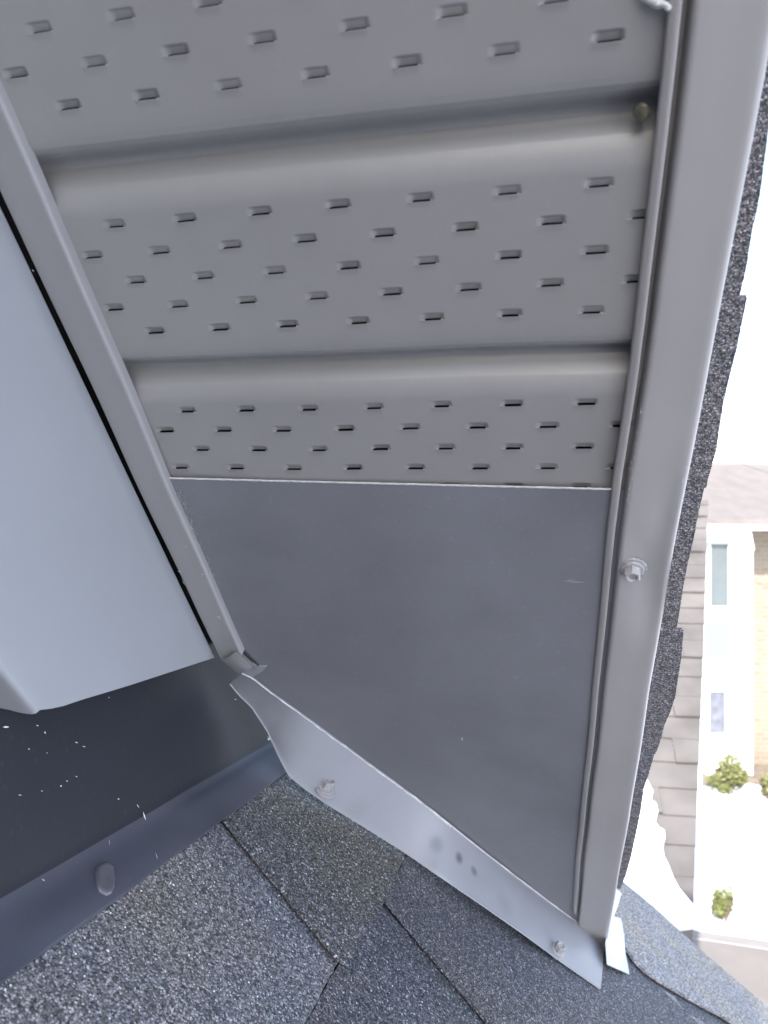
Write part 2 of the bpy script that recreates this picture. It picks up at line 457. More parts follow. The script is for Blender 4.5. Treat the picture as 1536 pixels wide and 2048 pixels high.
# ------------------------------------------------------------------ dark wall flashing (L shaped) with its nail cover
df = empty('wall_flashing', P0)
tag(df, 'dark charcoal L shaped flashing under the frieze board, turned over the shingles', 'flashing')
WID = .037
rws = []
nb = 60; b0, b1 = -.25, .56
upv = NR - U * NR.dot(U)     # up the wall, in the wall plane
upv = (upv - EB * upv.dot(EB)).normalized()
for i in range(nb + 1):
    b = b0 + (b1 - b0) * i / nb
    wv = .0006 * math.sin(b * 23) + .0004 * math.sin(b * 51)
    row = []
    for k in range(9): row.append(P0 + EB * b + upv * (.32 * (1 - k / 8) + .012) - U * (.24 * .32 * (1 - k / 8)) + U * wv)
    A_ = P0 + EB * b + upv * .012 + U * wv; lf = .0066 * sm((b - .17) / .05); Bq = RP(.012, b, .0022 + lf)
    mid = P0 + EB * b + NR * .0022
    for k in range(1, 7):
        t = k / 7; row.append(A_ * (1 - t) ** 2 + mid * (2 * t * (1 - t)) + Bq * t * t)
    ed = WID + .0006 * math.sin(b * 31)
    row += [Bq, RP(ed * .55, b, .0024 + wv + lf), RP(ed - .0015, b, .0028 + wv + lf), RP(ed, b, .0022 + lf), RP(ed + .0002, b, .0004 + lf)]
    rws.append(row)
mesh('shaded_upright', *strip([q_[:12] for q_ in rws]), M_dark, df, True, sharp=R_(50))
mesh('apron', *strip([q_[11:] for q_ in rws]), M_apron, df, True, sharp=R_(50))  # one bent flashing, split at the fold to paint lit and shaded legs
oc = [(193, 1745), (196, 1735), (204, 1729), (216, 1729), (225, 1737), (227, 1755), (226, 1775), (222, 1785), (212, 1790), (200, 1783), (194, 1770)]
ring = [ab(onR(p, .003)) for p in oc]; ca = sum(x for x, _ in ring) / len(ring); cb = sum(y for _, y in ring) / len(ring)
vs = []; fs = []; m = len(ring)
for s, h in ((1.12, .0024), (1.05, .0040), (.94, .0048), (.80, .0050), (.5, .0046), (.05, .0044)):
    vs += [RP(ca + (x - ca) * s, cb + (y - cb) * s, h) for x, y in ring]
for i in range(5):
    for k in range(m): fs.append((i * m + k, i * m + (k + 1) % m, (i + 1) * m + (k + 1) % m, (i + 1) * m + k))
M_oval = paint('painted_nail_cover', (.085, .083, .10), .35, .5, .1, .1)
mesh('oval_nail_head', vs, fs, M_oval, df, True, sharp=R_(60))
nW = (EB.cross(upv - U * .24)).normalized()
if nW.dot(U) < 0: nW = -nW
cW = nW.dot(P0 + upv * .012)
def pW(q, d): return hit(q, nW, cW + d)
sc = [((12, 1454), 0, 18, 5), ((75, 1451), .3, 7, 3), ((90, 1465), 1.2, 7, 4), ((153, 1485), .2, 9, 2.4), ((168, 1493), .3, 11, 2), ((58, 1498), 0, 4, 3), ((94, 1506), 0, 4, 2), ((153, 1553), .3, 6, 2), ((122, 1572), 0, 5, 4), ((40, 1590), .1, 11, 1.8), ((84, 1582), .1, 6, 1.6), ((237, 1598), 0, 6, 3), ((276, 1612), 1.0, 12, 1.8), ((289, 1632), 1.25, 26, 3.2), ((218, 1395), 1.2, 5, 1.8), ((471, 1399), .2, 6, 2.6), ((28, 1415), 0, 4, 2), ((134, 1562), .4, 6, 2)]
slivers('paint_fleck', sc, pW, plain('white_flecks', (.62, .64, .68), .6), df, .0018, .75)
sc = [((87, 1760), .6, 8, 3), ((240, 1836), .3, 5, 2), ((313, 1712), 1.3, 16, 1.3), ((408, 1664), 1.3, 7, 2), ((467, 1611), 1.3, 9, 1.6), ((219, 1685), 1.5, 14, 1.0), ((342, 1718), .4, 4, 3)]
slivers('paint_fleck', sc, lambda q, d: onR(q, d), M_bare, df, .0042)

# ------------------------------------------------------------------ corner flashing plate between soffit and shingles
cf = empty('corner_flashing', RP(.3, .55, .01))
tag(cf, 'pale grey flashing plate with two screws, from the trim channel to the fascia foot', 'flashing')
topc = [(484, 1346, 2), (505, 1355, 1.5), (540, 1383, 1), (600, 1426, .5), (660, 1470, 0), (720, 1514, 0), (780, 1558, 0), (840, 1602, 0), (900, 1650, 0), (970, 1706, 0), (1040, 1760, 0), (1110, 1813, 0), (1165, 1853, 0), (1208, 1889, 0)]
botc = [(461, 1367, 64), (478, 1388, 60), (505, 1414, 54), (536, 1462, 40), (560, 1515, 28), (578, 1549, 20), (610, 1576, 16), (650, 1604, 14), (720, 1647, 11), (800, 1697, 10), (830, 1717, 12), (870, 1745, 17), (960, 1806, 18), (1050, 1869, 14), (1130, 1928, 6), (1201, 1977, 5)]
def resample(tbl, n):
    L_ = [0]
    for a, b in zip(tbl, tbl[1:]): L_.append(L_[-1] + math.hypot(b[0] - a[0], b[1] - a[1]))
    out = []
    for k in range(n):
        s = L_[-1] * k / (n - 1)
        out.append(tuple(interp(list(zip(L_, [t[c] for t in tbl])), s) for c in range(3)))
    return out
NC = 90
tp = resample(topc, NC)
bt = resample(botc, NC)
T_ = [pS((x, y), -.0035) for x, y, q in tp]
Bt_ = [onR((x, y), q / 1000) for x, y, q in bt]
rws = []
lip = [pS((x + 1.2, y - 1.8 - .6 * noise.noise((x * .05, 0, 0))), -.0022) for x, y, q in tp]
rws.append(lip)
rws.append(T_)
for k in range(1, 15):
    t = k / 15
    rws.append([a.lerp(b, t) + NR * (.0012 * math.sin(math.pi * t) + .0007 * noise.noise((i * .11, t * 2.5, 3))) for i, (a, b) in enumerate(zip(T_, Bt_))])
rws.append(Bt_)
rws.append([p - NR * .0012 - EB * .0003 for p in Bt_])
mesh('raw_edge', *strip([[p - Nn * .0004 for p in lip], [a - Nn * (.0006 + .0003 * random.random()) + (b - a).normalized() * (.0003 + .0007 * random.random()) for a, b in zip(T_, Bt_)]]), M_bare, cf)
# short tongue behind the top of the plate, on the sheet
tg = [pS(p, -.0024) for p in [(486, 1345), (500, 1336), (520, 1331), (535, 1332), (522, 1345), (505, 1354)]]
def plate_point(px):
    """nearest plate grid point to a pixel of the photograph, found along its ray"""
    best = None
    for row in rws[1:-1]:
        for P in row:
            x, y = 768 + F * P.x / P.y, 1024 - F * P.z / P.y
            d = (x - px[0]) ** 2 + (y - px[1]) ** 2
            if best is None or d < best[0]: best = (d, P)
    r = ray(px); return r * (best[1].y / r.y)
bc = RP(.3, .55, .01)
sp_ = [(plate_point(p) - bc, rad, k) for p, rad, k in (((917, 1716), .009, .75), ((949, 1742), .008, .6), ((872, 1688), .013, .35), ((712, 1622), .02, .12), ((1010, 1810), .02, .12), ((560, 1500), .02, .10))]
M_corner = paint('corner_flashing_paint', (.222, .234, .268), .46, .45, .05, .06, dust=.05, wave=.08, spots=sp_)
mesh('plate', *strip(rws), M_corner, cf, True, sharp=R_(40))
mesh('bent_tongue', *slab(tg, Nn * .0008), M_corner, cf)
def screw(P, ax, par, s=1.0, spin=.3, q=.62):
    ax = ax.normalized(); e = ax.orthogonal().normalized(); g = ax.cross(e)
    def rough(vf):
        vs_, fs_ = vf
        return [p + Vector((random.gauss(0, 1), random.gauss(0, 1), random.gauss(0, 1))) * .00010 * s for p in vs_], fs_
    vs, fs = rough(lathe(P, ax, [(0, .0051 * s), (.0008 * s * q, .0053 * s), (.0018 * s * q, .0051 * s), (.0021 * s * q, .0030 * s)], 40))
    root = mesh('screw', *rough(lathe(P, ax, [(.0018 * s * q, .0040 * s), (.0024 * s * q, .0042 * s), (.0032 * s * q, .0040 * s), (.0036 * s * q, .0028 * s)], 36)), M_screw, par, True)
    sub('washer', vs, fs, M_screw, root, True)
    prof_ = [(.0034, .0031), (.0082, .0031), (.0092, .0027), (.0092, .0019), (.0080, .0015), (.0079, 0)]
    vv = []; ff = []
    for t, r in prof_:
        n_ = 6
        for k in range(n_ * 2):
            a = spin + math.pi * k / n_; rr = r * s * (1 if k % 2 == 0 else .90) if r > .0025 else r * s
            j = random.uniform(.96, 1.05)
            vv.append(P + ax * t * s * q + (e * math.cos(a) + g * math.sin(a)) * max(rr * j, 1e-5))
    for i in range(len(prof_) - 1):
        for k in range(12): ff.append((i * 12 + k, i * 12 + (k + 1) % 12, (i + 1) * 12 + (k + 1) % 12, (i + 1) * 12 + k))
    sub('hex_head', vv, ff, M_screw, root, True, R_(30))
def pn(px):
    P = plate_point(px)
    # local normal of the plate
    a = plate_point((px[0] + 30, px[1] + 22)); b = plate_point((px[0] - 8, px[1] + 14))
    n = (a - P).cross(b - P).normalized()
    if n.z < 0: n = -n
    return P, n
for px, s in (((650, 1583), 2.0), ((1111, 1903), 1.9)):
    P, n = pn(px); screw(P + n * .0012, NR * .45 + n * .25 - P.normalized() * .5, cf, s, q=.8)
# small holes and dents of the plate
P, n = pn((924, 1767)); 
hv, hf = lathe(P + n * .0004, n, [(0, .0012), (.0003, .0011), (.0004, 0)], 12); mesh('drill_hole', hv, hf, M_black, cf, True)
fl = [((539, 1478), .1 * k, random.uniform(4, 12), 1.5) for k in range(3)]
vs, fs = [], []
for k in range(40):
    q = (540 + random.gauss(0, 5), 1478 + random.gauss(0, 3.0)); P = onR(q, .034 + random.gauss(0, .0012))
    d = Vector((random.gauss(0, 1), random.gauss(0, 1), random.gauss(0, 1))).normalized() * random.uniform(.0006, .0016); e = d.orthogonal().normalized() * .00022
    i = len(vs); vs += [P - d, P + e, P + d, P - e]; fs.append((i, i + 1, i + 2, i + 3))
o = mesh('lint_tuft', vs, fs, plain('white_lint', (.75, .76, .8), .9), None); tag(o, 'tiny tuft of white lint on the left edge of the pale flashing plate', 'lint')

# ------------------------------------------------------------------ fascia / rake trim on the right
fa = empty('rake_fascia', S(.165, -.86, -.005))
tag(fa, 'long grey metal fascia strip with inner rib, right of the soffit', 'fascia')
prof = [(.1400, .0010), (.1400, -.0030), (.1403, -.0038), (.1412, -.0043), (.1425, -.0049), (.1440, -.0054), (.1447, -.0050), (.1451, -.0030), (.1454, .0010), (.1458, .0030), (.1474, .0030), (.1479, .0005), (.1483, -.0035), (.1488, -.0058), (.1497, -.0066), (.1515, -.0068), (.160, -.0068), (.165, -.0070), (.170, -.0072), (.175, -.0075), (.1778, -.0077), (.1795, -.0074), (.1806, -.0064), (.1812, -.0050), (.1814, -.0030), (.1816, .004), (.1818, .016), (.1820, .050)]
su, sv = onS((1265, 1138), -.007)
rws = []
def vend(u): return interp([(.1398, -.745), (.145, -.765), (.1484, -.785), (.1508, -.800), (.165, -.845), (.181, -.872)], u)
nv = 220
for i in range(nv + 1):
    t = i / nv; row = []
    for (u, h) in prof:
        v = .62 + (vend(u) - .62) * t
        ud = interp([(-.83, .0045), (-.485, .0025), (-.27, -.0015), (-.12, -.0026), (.2, -.0026)], v) * sm((u - .15) / .03) + interp([(-.75, -.001), (-.6, -.0022), (-.27, -.003), (-.1, -.003), (-.045, -.0027), (.03, -.0004), (.06, 0)], v) * sm((.156 - u) / .006)
        dent = 0
        if .1515 < u < .1812:
            x = (u - su) / .017; y = (v - sv) / .030
            dent = .0030 * math.exp(-(x * x * .7 + y * y)) + .0024 * math.exp(-(((u - .172) / .010) ** 2 + ((v - sv + .034) / .045) ** 2)) + .0016 * math.exp(-(((u - .172) / .008) ** 2 + ((v - sv - .045) / .03) ** 2))
        wv = .00035 * math.sin(v * 14) + .0002 * math.sin(v * 37 + 2)
        k = sm((vend(u) + .02 - v) / .02) * 0
        row.append(S(u + wv + ud, v, h + dent + k))
    rws.append(row)
mesh('folded_strip', *strip(rws), M_fascia, fa, True, sharp=R_(60))
screw(S(su, sv, -.0050), -Nn + U * -.05, fa, 1.75, .8)
sc = []
for k in range(16):
    y = 780 + 230 * random.random(); sc.append(((1284 - (y - 780) * .125 + random.gauss(0, 1.6), y), R_(95), random.uniform(2, 9), random.uniform(.8, 1.8)))
sc += [((1365, 962), R_(100), 14, 2.5), ((1373, 935), R_(100), 8, 1.5), ((1282, 824), R_(80), 7, 3)]
slivers('scuff', sc, pS, M_bare, fa, -.0086)
ce = empty('caulk_smear', S(*onS((1318, 12), -.002), -.003))
tag(ce, 'small whitish smear of sealant on the top soffit panel beside the fascia', 'sealant')
cp = [(1270, -14), (1283, 2), (1296, 10), (1306, 17), (1318, 19), (1330, 14), (1339, 26), (1350, 22), (1348, 8), (1322, -2), (1320, -16)]
vs = [pS(p, -.0020 - .0035 * (0.2)) for p in cp]; c_ = sum(vs, Vector()) / len(vs)
ring2 = [c_.lerp(p, .55) - Nn * (.003 * random.uniform(.6, 1.2)) for p in vs]
n_ = len(vs); fs = [(i, (i + 1) % n_, n_ + (i + 1) % n_, n_ + i) for i in range(n_)] + [tuple(range(n_, 2 * n_))]
mesh('smear', vs + ring2, fs, plain('sealant', (.5, .5, .5), .3), ce, True, sharp=R_(80))

# ------------------------------------------------------------------ shingles along the rake edge, roof deck above
HS = .030
e_up = [(1600, -120), (1560, 60), (1545, 170), (1532, 300), (1520, 390), (1503, 470), (1492, 540), (1478, 596)]
e_mid = [(1494, 596), (1485, 640), (1473, 700), (1460, 750), (1448, 800), (1440, 850), (1433, 900), (1418, 950), (1412, 976)]
e_mid2 = [(1408, 977), (1403, 1000), (1394, 1040), (1388, 1075), (1377, 1120), (1368, 1165), (1361, 1210), (1353, 1259)]
e_low = [(1367, 1263), (1362, 1320), (1350, 1395), (1342, 1420), (1329, 1450), (1318, 1490), (1311, 1508)]
e_low2 = [(1308, 1510), (1297, 1550), (1288, 1577), (1282, 1620), (1272, 1669), (1262, 1715), (1252, 1751), (1240, 1778)]
labs = ['dark rake edge shingle beside the top of the fascia, topmost of its row',
        'dark rake edge shingle with a jutting square corner against the bright sky',
        'dark rake edge shingle level with the hex screw of the fascia',
        'dark rake edge shingle with square corner jutting against the garage roof',
        'lowest rake edge shingle, narrowing to a point by the foot of the fascia']
for k, (ed, lb) in enumerate(zip((e_up, e_mid, e_mid2, e_low, e_low2), labs)):
    hh = HS + (.0, -.003, -.0015, -.004, -.001)[k]
    out = [onS(p, hh) for p in ed]
    pts = fine([S(u, v, hh) for u, v in out], .0022, .00016, closed=False)
    if k == 0: pts = fine([S(out[0][0], .60, hh), pts[0]], .0022, .00016, closed=False)[:-1] + pts; out[0] = (out[0][0], .60)
    v0, v1 = out[0][1], out[-1][1]
    pts = pts + [S(.160, v1 - .0, hh), S(.160, v0, hh)]
    th = .0035
    o = mesh('rake_shingle', *slab(pts, Nn * th), M_sh_rake)
    # ragged underlayer, set back, gives the laminated edge
    pts2 = fine([S(u - .0025 - .001 * random.random(), v, hh + th) for u, v in out], .0035, .0004, closed=False) + [S(.160, v1, hh + th), S(.160, v0, hh + th)]
    mesh('bottom_ply', *slab(pts2, Nn * .003), M_sh_rake, o) if False else None
    tag(o, lb, 'shingle', 'shingles overhanging the rake edge')

rd = empty('upper_roof', S(-.4, .2, .06))
tag(rd, 'upper roof deck carrying the dark rake shingles above the soffit', 'roof')
pl = [S(.172, 3.2, .0345), S(.172, -.86, .0345), S(-.14, -.30, .0345), S(-.30, -.30, .0345), S(-3.0, -.9, .0345), S(-3.0, 3.2, .0345)]
mesh('deck', *slab(pl, Nn * .02), M_black, rd)
pl = [p + Nn * .0215 for p in pl]
mesh('covering', *slab(pl, Nn * .006), M_sh_rake, rd)

# ------------------------------------------------------------------ lower roof shingles (laid in courses on the R plane)
def rshingle(outline, h, th, m, label, step=.004, jit=.0006, curl=None, group='shingles of the lower roof'):
    """outline in (a,b) on the roof; top at h"""
    poly = [Vector((a, b, 0)) for a, b in outline]
    poly = fine(poly, step, 0)
    pts = []
    for i, p in enumerate(poly):
        ja = jit * noise.noise((p.x * 160, p.y * 160, h * 900)) * 2; jb = jit * noise.noise((p.x * 160, p.y * 160, 50 + h * 900)) * 2
        hh = h + (curl(p.x, p.y) if curl else 0)
        pts.append((p.x + ja, p.y + jb, hh))
    topv = [RP(*q) for q in pts]; botv = [RP(a, b, hq - th) for a, b, hq in pts]
    n = len(topv)
    fs = [tuple(range(n)), tuple(range(2 * n - 1, n - 1, -1))] + [(i, n + i, n + (i + 1) % n, (i + 1) % n) for i in range(n)]
    if curl:      # triangulated so the curl shows
        pass
    o = mesh('roof_shingle', topv + botv, fs, m)
    return tag(o, label, 'shingle', group)

rshingle([(.018, -.60), (.1775, -.60), (.1780, .140), (.1772, .214), (.109, .219), (.018, .228)], -.0002, .004, M_sh_light,
         'pale blue grey speckled shingle beside the dark wall flashing, nearest the viewer')
rshingle([(.1785, -.60), (.62, -.60), (.62, .300), (.309, .318), (.1788, .336)], -.0020, .004, M_sh_dark,
         'dark speckled shingle at the bottom middle, below the long straight butt joint')
# course 1
rshingle([(.012, .2275), at((450, 1640), .006), at((570, 1785), .006), at((690, 1929), .006), at((728, 1868), .006), at((770, 1800), .006), at((812, 1708), .006), (.172, .62), (.012, .62)], .0060, .0030, M_sh_mid,
         'charcoal shingle in the corner between dark wall flashing and pale flashing plate')
rshingle([at((770, 1802), .0022), at((870, 1920), .0022), at((980, 2048), .0022), (.44, .304), (.64, .298), (.72, .50), (.72, .73), (.185, .73), (.1840, .45)], .0022, .0022, M_sh_dark,
         'charcoal shingle under the middle of the pale flashing plate, right of the stepped joint')
rshingle([(.64, -.60), (1.6, -.60), (1.6, .30), (.655, .299)], -.0018, .004, M_sh_dark, 'dark speckled shingle below and right of the flashing plate foot')
rshingle([(.725, .303), (1.6, .303), (1.6, .66), (.725, .74)], -.0002, .004, M_sh_sun, 'speckled shingle of the lower roof beyond the flashing plate foot')
# next course, sunlight put into its brighter granule colour
edgeA3 = [at(p, .006) for p in [(1247, 1874), (1250, 1897), (1266, 1922), (1288, 1944), (1320, 1966), (1358, 1988), (1400, 2012), (1446, 2036), (1500, 2075)]]
und = [at(p, .002) for p in [(1246, 1880), (1262, 1928), (1300, 1960), (1350, 1990), (1370, 2019), (1399, 2036), (1430, 2052), (1470, 2080)]]
rshingle([(.19, .728), (.44, .722)] + [(a + .0, b - .004) for a, b in und] + [(und[-1][0], .98), (.19, .98)], .0018, .0035, M_sh_dark,
         'dark shingle ply showing as a thin sliver under the curled shingle edge')
rshingle([(.19, .76), (.46, .885)] + edgeA3 + [(1.6, edgeA3[-1][1] + .03), (1.6, 1.06), (.836, 1.050), (.692, 1.030), (.60, 1.034), (.52, 1.020), (.19, 1.02)], .0085, .0035, M_sh_sun,
         'bright shingle toned as if sunlit at the far roof edge, curled over a dark gap')
rshingle([(.46, .716), (.53, .70), (.60, .64), (.71, .56), (.718, .74), (.66, .80), (.56, .84), (.50, .86)], .0012, .0015, M_sh_sun,
         'sunlit toned speckled shingle patch beside the foot of the pale flashing plate')
lr = empty('lower_roof', RP(.5, .2, -.05))
tag(lr, 'lower roof deck under the speckled shingles', 'roof')
mesh('deck', *slab([RP(-.02, -5.0, -.0075), RP(4.6, -5.0, -.0075), RP(4.6, 1.02, -.0075), RP(-.02, 1.02, -.0075)], NR * -.03), M_black, lr)
mesh('covering', *slab([RP(1.605, -.60, -.0008), RP(4.6, -.60, -.0008), RP(4.6, 1.03, -.0008), RP(1.605, 1.03, -.0008)], NR * -.006), M_sh_dark, lr)
mesh('covering', *slab([RP(-.02, -5.0, -.0005), RP(4.6, -5.0, -.0005), RP(4.6, -.605, -.0005), RP(-.02, -.605, -.0005)], NR * -.006), M_sh_dark, lr)

# loose bright grit
vs, fs = [], []
for k in range(420):
    if k < 300: a, b = random.uniform(.04, .176), random.uniform(-.08, .40)
    else: a, b = random.uniform(.18, .55), random.uniform(.0, .7)
    h = .0003 if (a < .178 and b < .215) else (.0033 if a < .178 else .0004)
    r_ = random.uniform(.0005, .0011) * (1.6 if random.random() < .04 else 1)
    P = RP(a, b, h + r_ * .4); q = Matrix.Rotation(random.random() * 6, 3, NR)
    base = len(vs)
    for s in ((1, 0, 0), (0, 1, 0), (-1, 0, 0), (0, -1, 0), (0, 0, 1), (0, 0, -1)):
        vs.append(P + q @ (EA * s[0] + EB * s[1] * .7 + NR * s[2] * .6) * r_ * random.uniform(.8, 1.2))
    for f in ((0, 1, 4), (1, 2, 4), (2, 3, 4), (3, 0, 4), (1, 0, 5), (2, 1, 5), (3, 2, 5), (0, 3, 5)): fs.append(tuple(base + i for i in f))
o = mesh('loose_grit', vs, fs, plain('white_grit', (.55, .55, .58), .5, .3, 300)); tag(o, 'loose pale grit scattered over the speckled shingles', 'grit', kind='stuff')

# pale flap of metal behind the fascia foot
fp = [(1211, 1886), (1217, 1850), (1225, 1808), (1233, 1778), (1243, 1786), (1236, 1812), (1228, 1832), (1242, 1837), (1249, 1872), (1251, 1905), (1259, 1948), (1236, 1938), (1214, 1928)]
hs_ = [20, 22, 24, 26, 22, 19, 17, 14, 11, 9, 7, 9, 11]
pts = [onR(p, h / 1000) for p, h in zip(fp, hs_)]
o = mesh('metal_flap', *slab(pts, NR * -.0008), paint('flap_paint', (.42, .43, .46), .45, .4, .03, .05))
tag(o, 'small bright bent metal flap sticking out behind the foot of the fascia', 'flashing')

# ------------------------------------------------------------------ the house wall behind the flashing, and body under the roofs
hw = empty('house_wall', Vector((-.4, .5, -CAMH)))
tag(hw, 'wall of the house behind the frieze board and the dark flashing', 'wall')
def wallpt(y, z, off):     # point of the wall plane at given Y and Z
    # U . P = U . O + off
    x = (U.dot(O) + off - U.y * y - U.z * z) / U.x
    return Vector((x, y, z))
def zS(x, y, h=0.0):       # height of soffit plane above x,y
    return (Nn.dot(O) + h - Nn.x * x - Nn.y * y) / Nn.z
poly = []
for y in (-2.4, 1.05):
    z = zS(-.2, y, .03); poly.append((y, z))
W_ = [wallpt(-2.4, -CAMH, -.30), wallpt(1.05, -CAMH, -.30), wallpt(1.05, poly[1][1], -.30), wallpt(-2.4, poly[0][1], -.30)]
mesh('wall_face', *slab(W_, U * -.1), plain('dark_wall', (.05, .052, .06), .7), hw)
o = mesh('lower_wall', *slab([RP(.02, .90, -.04), RP(1.45, .90, -.04), Vector((RP(1.45, .9).x, RP(1.45, .9).y, -CAMH)), Vector((RP(.02, .9).x, RP(.02, .9).y, -CAMH))], EB * -.1), plain('siding_wall', (.4, .4, .42), .7))
tag(o, 'house wall below the lower roof edge', 'wall')

# ------------------------------------------------------------------ ground, patio, snow
GZ = -CAMH
M_snow = plain('snow', (.82, .84, .88), .6, .03, 1.5, bump=.3)
g = mesh('ground', [(-120, -60, GZ), (120, -60, GZ), (120, 260, GZ), (-120, 260, GZ)], [(0, 1, 2, 3)], M_snow); tag(g, kind='structure')
def onG(p, z=GZ):
    r = ray(p); return r * (z / r.z)
M_patio = plain('patio_concrete', (.175, .155, .142), .85, .12, 2.0)
pz = GZ + .012
pp = [onG(p, pz) for p in [(1330, 1872), (1425, 1882), (1560, 1903), (1700, 1920), (1700, 2300), (1330, 2300)]]
o = mesh('patio', pp, [tuple(range(len(pp)))], M_patio); tag(o, kind='structure')
M_walk = plain('walkway_concrete', (.21, .195, .185), .85, .1, 3.0)
pp = [onG(p, pz) for p in [(1330, 1850), (1400, 1862), (1560, 1885), (1700, 1903), (1700, 1917), (1560, 1901), (1425, 1880), (1330, 1869)]]
o = mesh('path', pp, [tuple(range(len(pp)))], M_walk); tag(o, kind='structure')

pp = [onG(p, pz) for p in [(1404, 1502), (1600, 1502), (1600, 1590), (1500, 1566), (1404, 1572)]]
o = mesh('planting_bed', pp, [tuple(range(len(pp)))], plain('mulch_soil', (.16, .13, .10), .95, .3, 9.0)); tag(o, kind='structure')

# ------------------------------------------------------------------ garage with grey shingled roof and snow
VL = 100.0; H0 = 3.47
tanp = (1024 - VL) / F
hd = Vector((.22, .975, 0)).normalized()          # heading the slope rises in
side = Vector((hd.y, -hd.x, 0))
rise = (hd + Vector((0, 0, tanp))).normalized()
gn = side.cross(rise).normalized()
if gn.z < 0: gn = -gn
gc = gn.dot(Vector((0, 0, -H0)))
def onGar(p, h=0.0): return hit(p, gn, gc + h)
go = onGar((1400, 1500))
def gloc(P): D = P - go; return D.dot(side), D.dot(rise)
def GP(a, b, h=0.0): return go + side * a + rise * b + gn * h
gar = empty('garage', Vector((go.x, go.y + 1, GZ)))
tag(gar, 'garage with a pale grey shingled roof partly under snow beyond the fascia', 'garage')
edge_px = [(1386, 1860), (1388, 1800), (1396, 2600), (1402, 1450), (1408, 1300), (1413, 1150), (1417, 1000)]
eg = sorted([(gloc(onGar(p))[1], gloc(onGar(p))[0]) for p in edge_px])
def ge(b): return interp(eg, b)
vs, fs = [], []
EXP = .145
bb = gloc(onGar((1390, 1900)))[1]
bt_ = gloc(onGar((1417, 1004)))[1]
k = 0
while bb + k * EXP < bt_:
    b0_, b1_ = bb + k * EXP, min(bb + (k + 1) * EXP, bt_)
    a1 = ge(b0_); a0 = a1 - 3.0
    x = a1; sl_ = ge(b1_) - a1; first = True
    while x > a0:
        wd = random.uniform(.10, .24); lift = random.choice((0, 0, .008))
        q = join((vs, fs), slab([GP(x - wd, b0_ - random.choice((0, .004, .006)), .014 + lift), GP(x - .002, b0_, .014 + lift), GP(x - .002 + (sl_ if first else 0), b1_ + .01, .002 + lift), GP(x - wd, b1_ + .01, .002 + lift)], gn * -.012))
        vs, fs = q; x -= wd; first = False
    k += 1
M_gar = plain('garage_shingles', (.095, .088, .086), .9, .22, 5.0)
mesh('shingle_courses', vs, fs, M_gar, gar)
mesh('roof_deck', *slab([GP(ge(bb) - 3.1, bb, -.012), GP(ge(bb) - .03, bb, -.012), GP(ge(bt_) - .03, bt_, -.012), GP(ge(bt_) - 3.1, bt_, -.012)], gn * -.12), plain('garage_trim', (.7, .7, .7), .6), gar)
A_, B_, C_, D_ = GP(ge(bb) - 3.0, bb + .3), GP(ge(bb) - .25, bb + .3), GP(ge(bt_) - .25, bt_ - .3), GP(ge(bt_) - 3.0, bt_ - .3)
vs = [p - gn * .14 for p in (A_, B_, C_, D_)] + [Vector((p.x, p.y, GZ)) for p in (A_, B_, C_, D_)]
mesh('garage_wall', vs, [(0, 4, 5, 1), (1, 5, 6, 2), (2, 6, 7, 3), (3, 7, 4, 0)], plain('garage_siding', (.75, .74, .72), .7), gar)
sn = [(1230, 1500), (1292, 1556), (1299, 1568), (1306, 1582), (1302, 1598), (1312, 1606), (1316, 1622), (1309, 1642), (1318, 1654), (1328, 1660), (1330, 1676), (1324, 1688), (1328, 1712), (1338, 1732), (1346, 1754), (1358, 1776), (1370, 1790), (1386, 1808), (1386, 1846), (1200, 1870)]
pts = fine([onGar(p, .05) for p in sn], .05, .012)
o = mesh('snow_patch', *slab(pts, gn * -.045), M_snow); tag(o, 'thick white snow patch with a ragged edge on the garage roof', 'snow')

# ------------------------------------------------------------------ neighbouring house
YH = 12.0
def rect(x0, y0, x1, y1, Y, d=.05, skew=0.0):
    """upright board whose front stands at distance Y"""
    pts = [ray((x, y)) * Y for x, y in ((x0, y0), (x1, y0 + skew), (x1, y1 + skew), (x0, y1))]
    return slab([pts[0], pts[1], pts[2], pts[3]], Vector((0, d, 0)))
M_white = plain('white_siding', (.82, .82, .80), .6, .03)
M_brick, tB, bB = mat('pale_brick')
tcb = N(tB, 'ShaderNodeTexCoord'); mpb = N(tB, 'ShaderNodeMapping'); mpb.inputs['Rotation'].default_value = (R_(90), 0, 0)
br = N(tB, 'ShaderNodeTexBrick', Scale=3.2); br.inputs['Color1'].default_value = (.17, .135, .10, 1); br.inputs['Color2'].default_value = (.19, .165, .125, 1); br.inputs['Mortar'].default_value = (.20, .19, .17, 1)
tB.links.new(tcb.outputs['Object'], mpb.inputs[0]); tB.links.new(mpb.outputs[0], br.inputs['Vector']); tB.links.new(br.outputs['Color'], bB.inputs['Base Color']); bB.inputs['Roughness'].default_value = .85
M_glass = plain('window_glass', (.08, .095, .10), .12, .1, 3)
M_tan = plain('tan_roof', (.135, .122, .118), .9, .1, 4.0)
nh = empty('neighbour_house', Vector((5.4, YH, GZ)))
tag(nh, 'white and pale brick house with narrow windows beyond the snowy yard', 'house')
mesh('white_wall', *rect(1412, 1052, 1503, 1551, YH, 1.6), M_white, nh)
mesh('brick_wall', *rect(1503, 1060, 1900, 1551, YH + .5, 1.5), M_brick, nh)
ev0 = ray((1330, 1036)) * (YH - .4); ev1 = ray((1900, 1046)) * (YH - .4)
rg0 = Vector((ev0.x, ev0.y + 3.2, ev0.z + 1.32)); rg1 = Vector((ev1.x, ev1.y + 3.2, ev1.z + 1.32))
rf = mesh('roof', *slab([ev0, ev1, rg1, rg0], Vector((0, 0, -.08))), M_tan, nh)
mesh('eave_board', *rect(1330, 1041, 1900, 1060, YH - .38, .06, 2), M_white, nh)
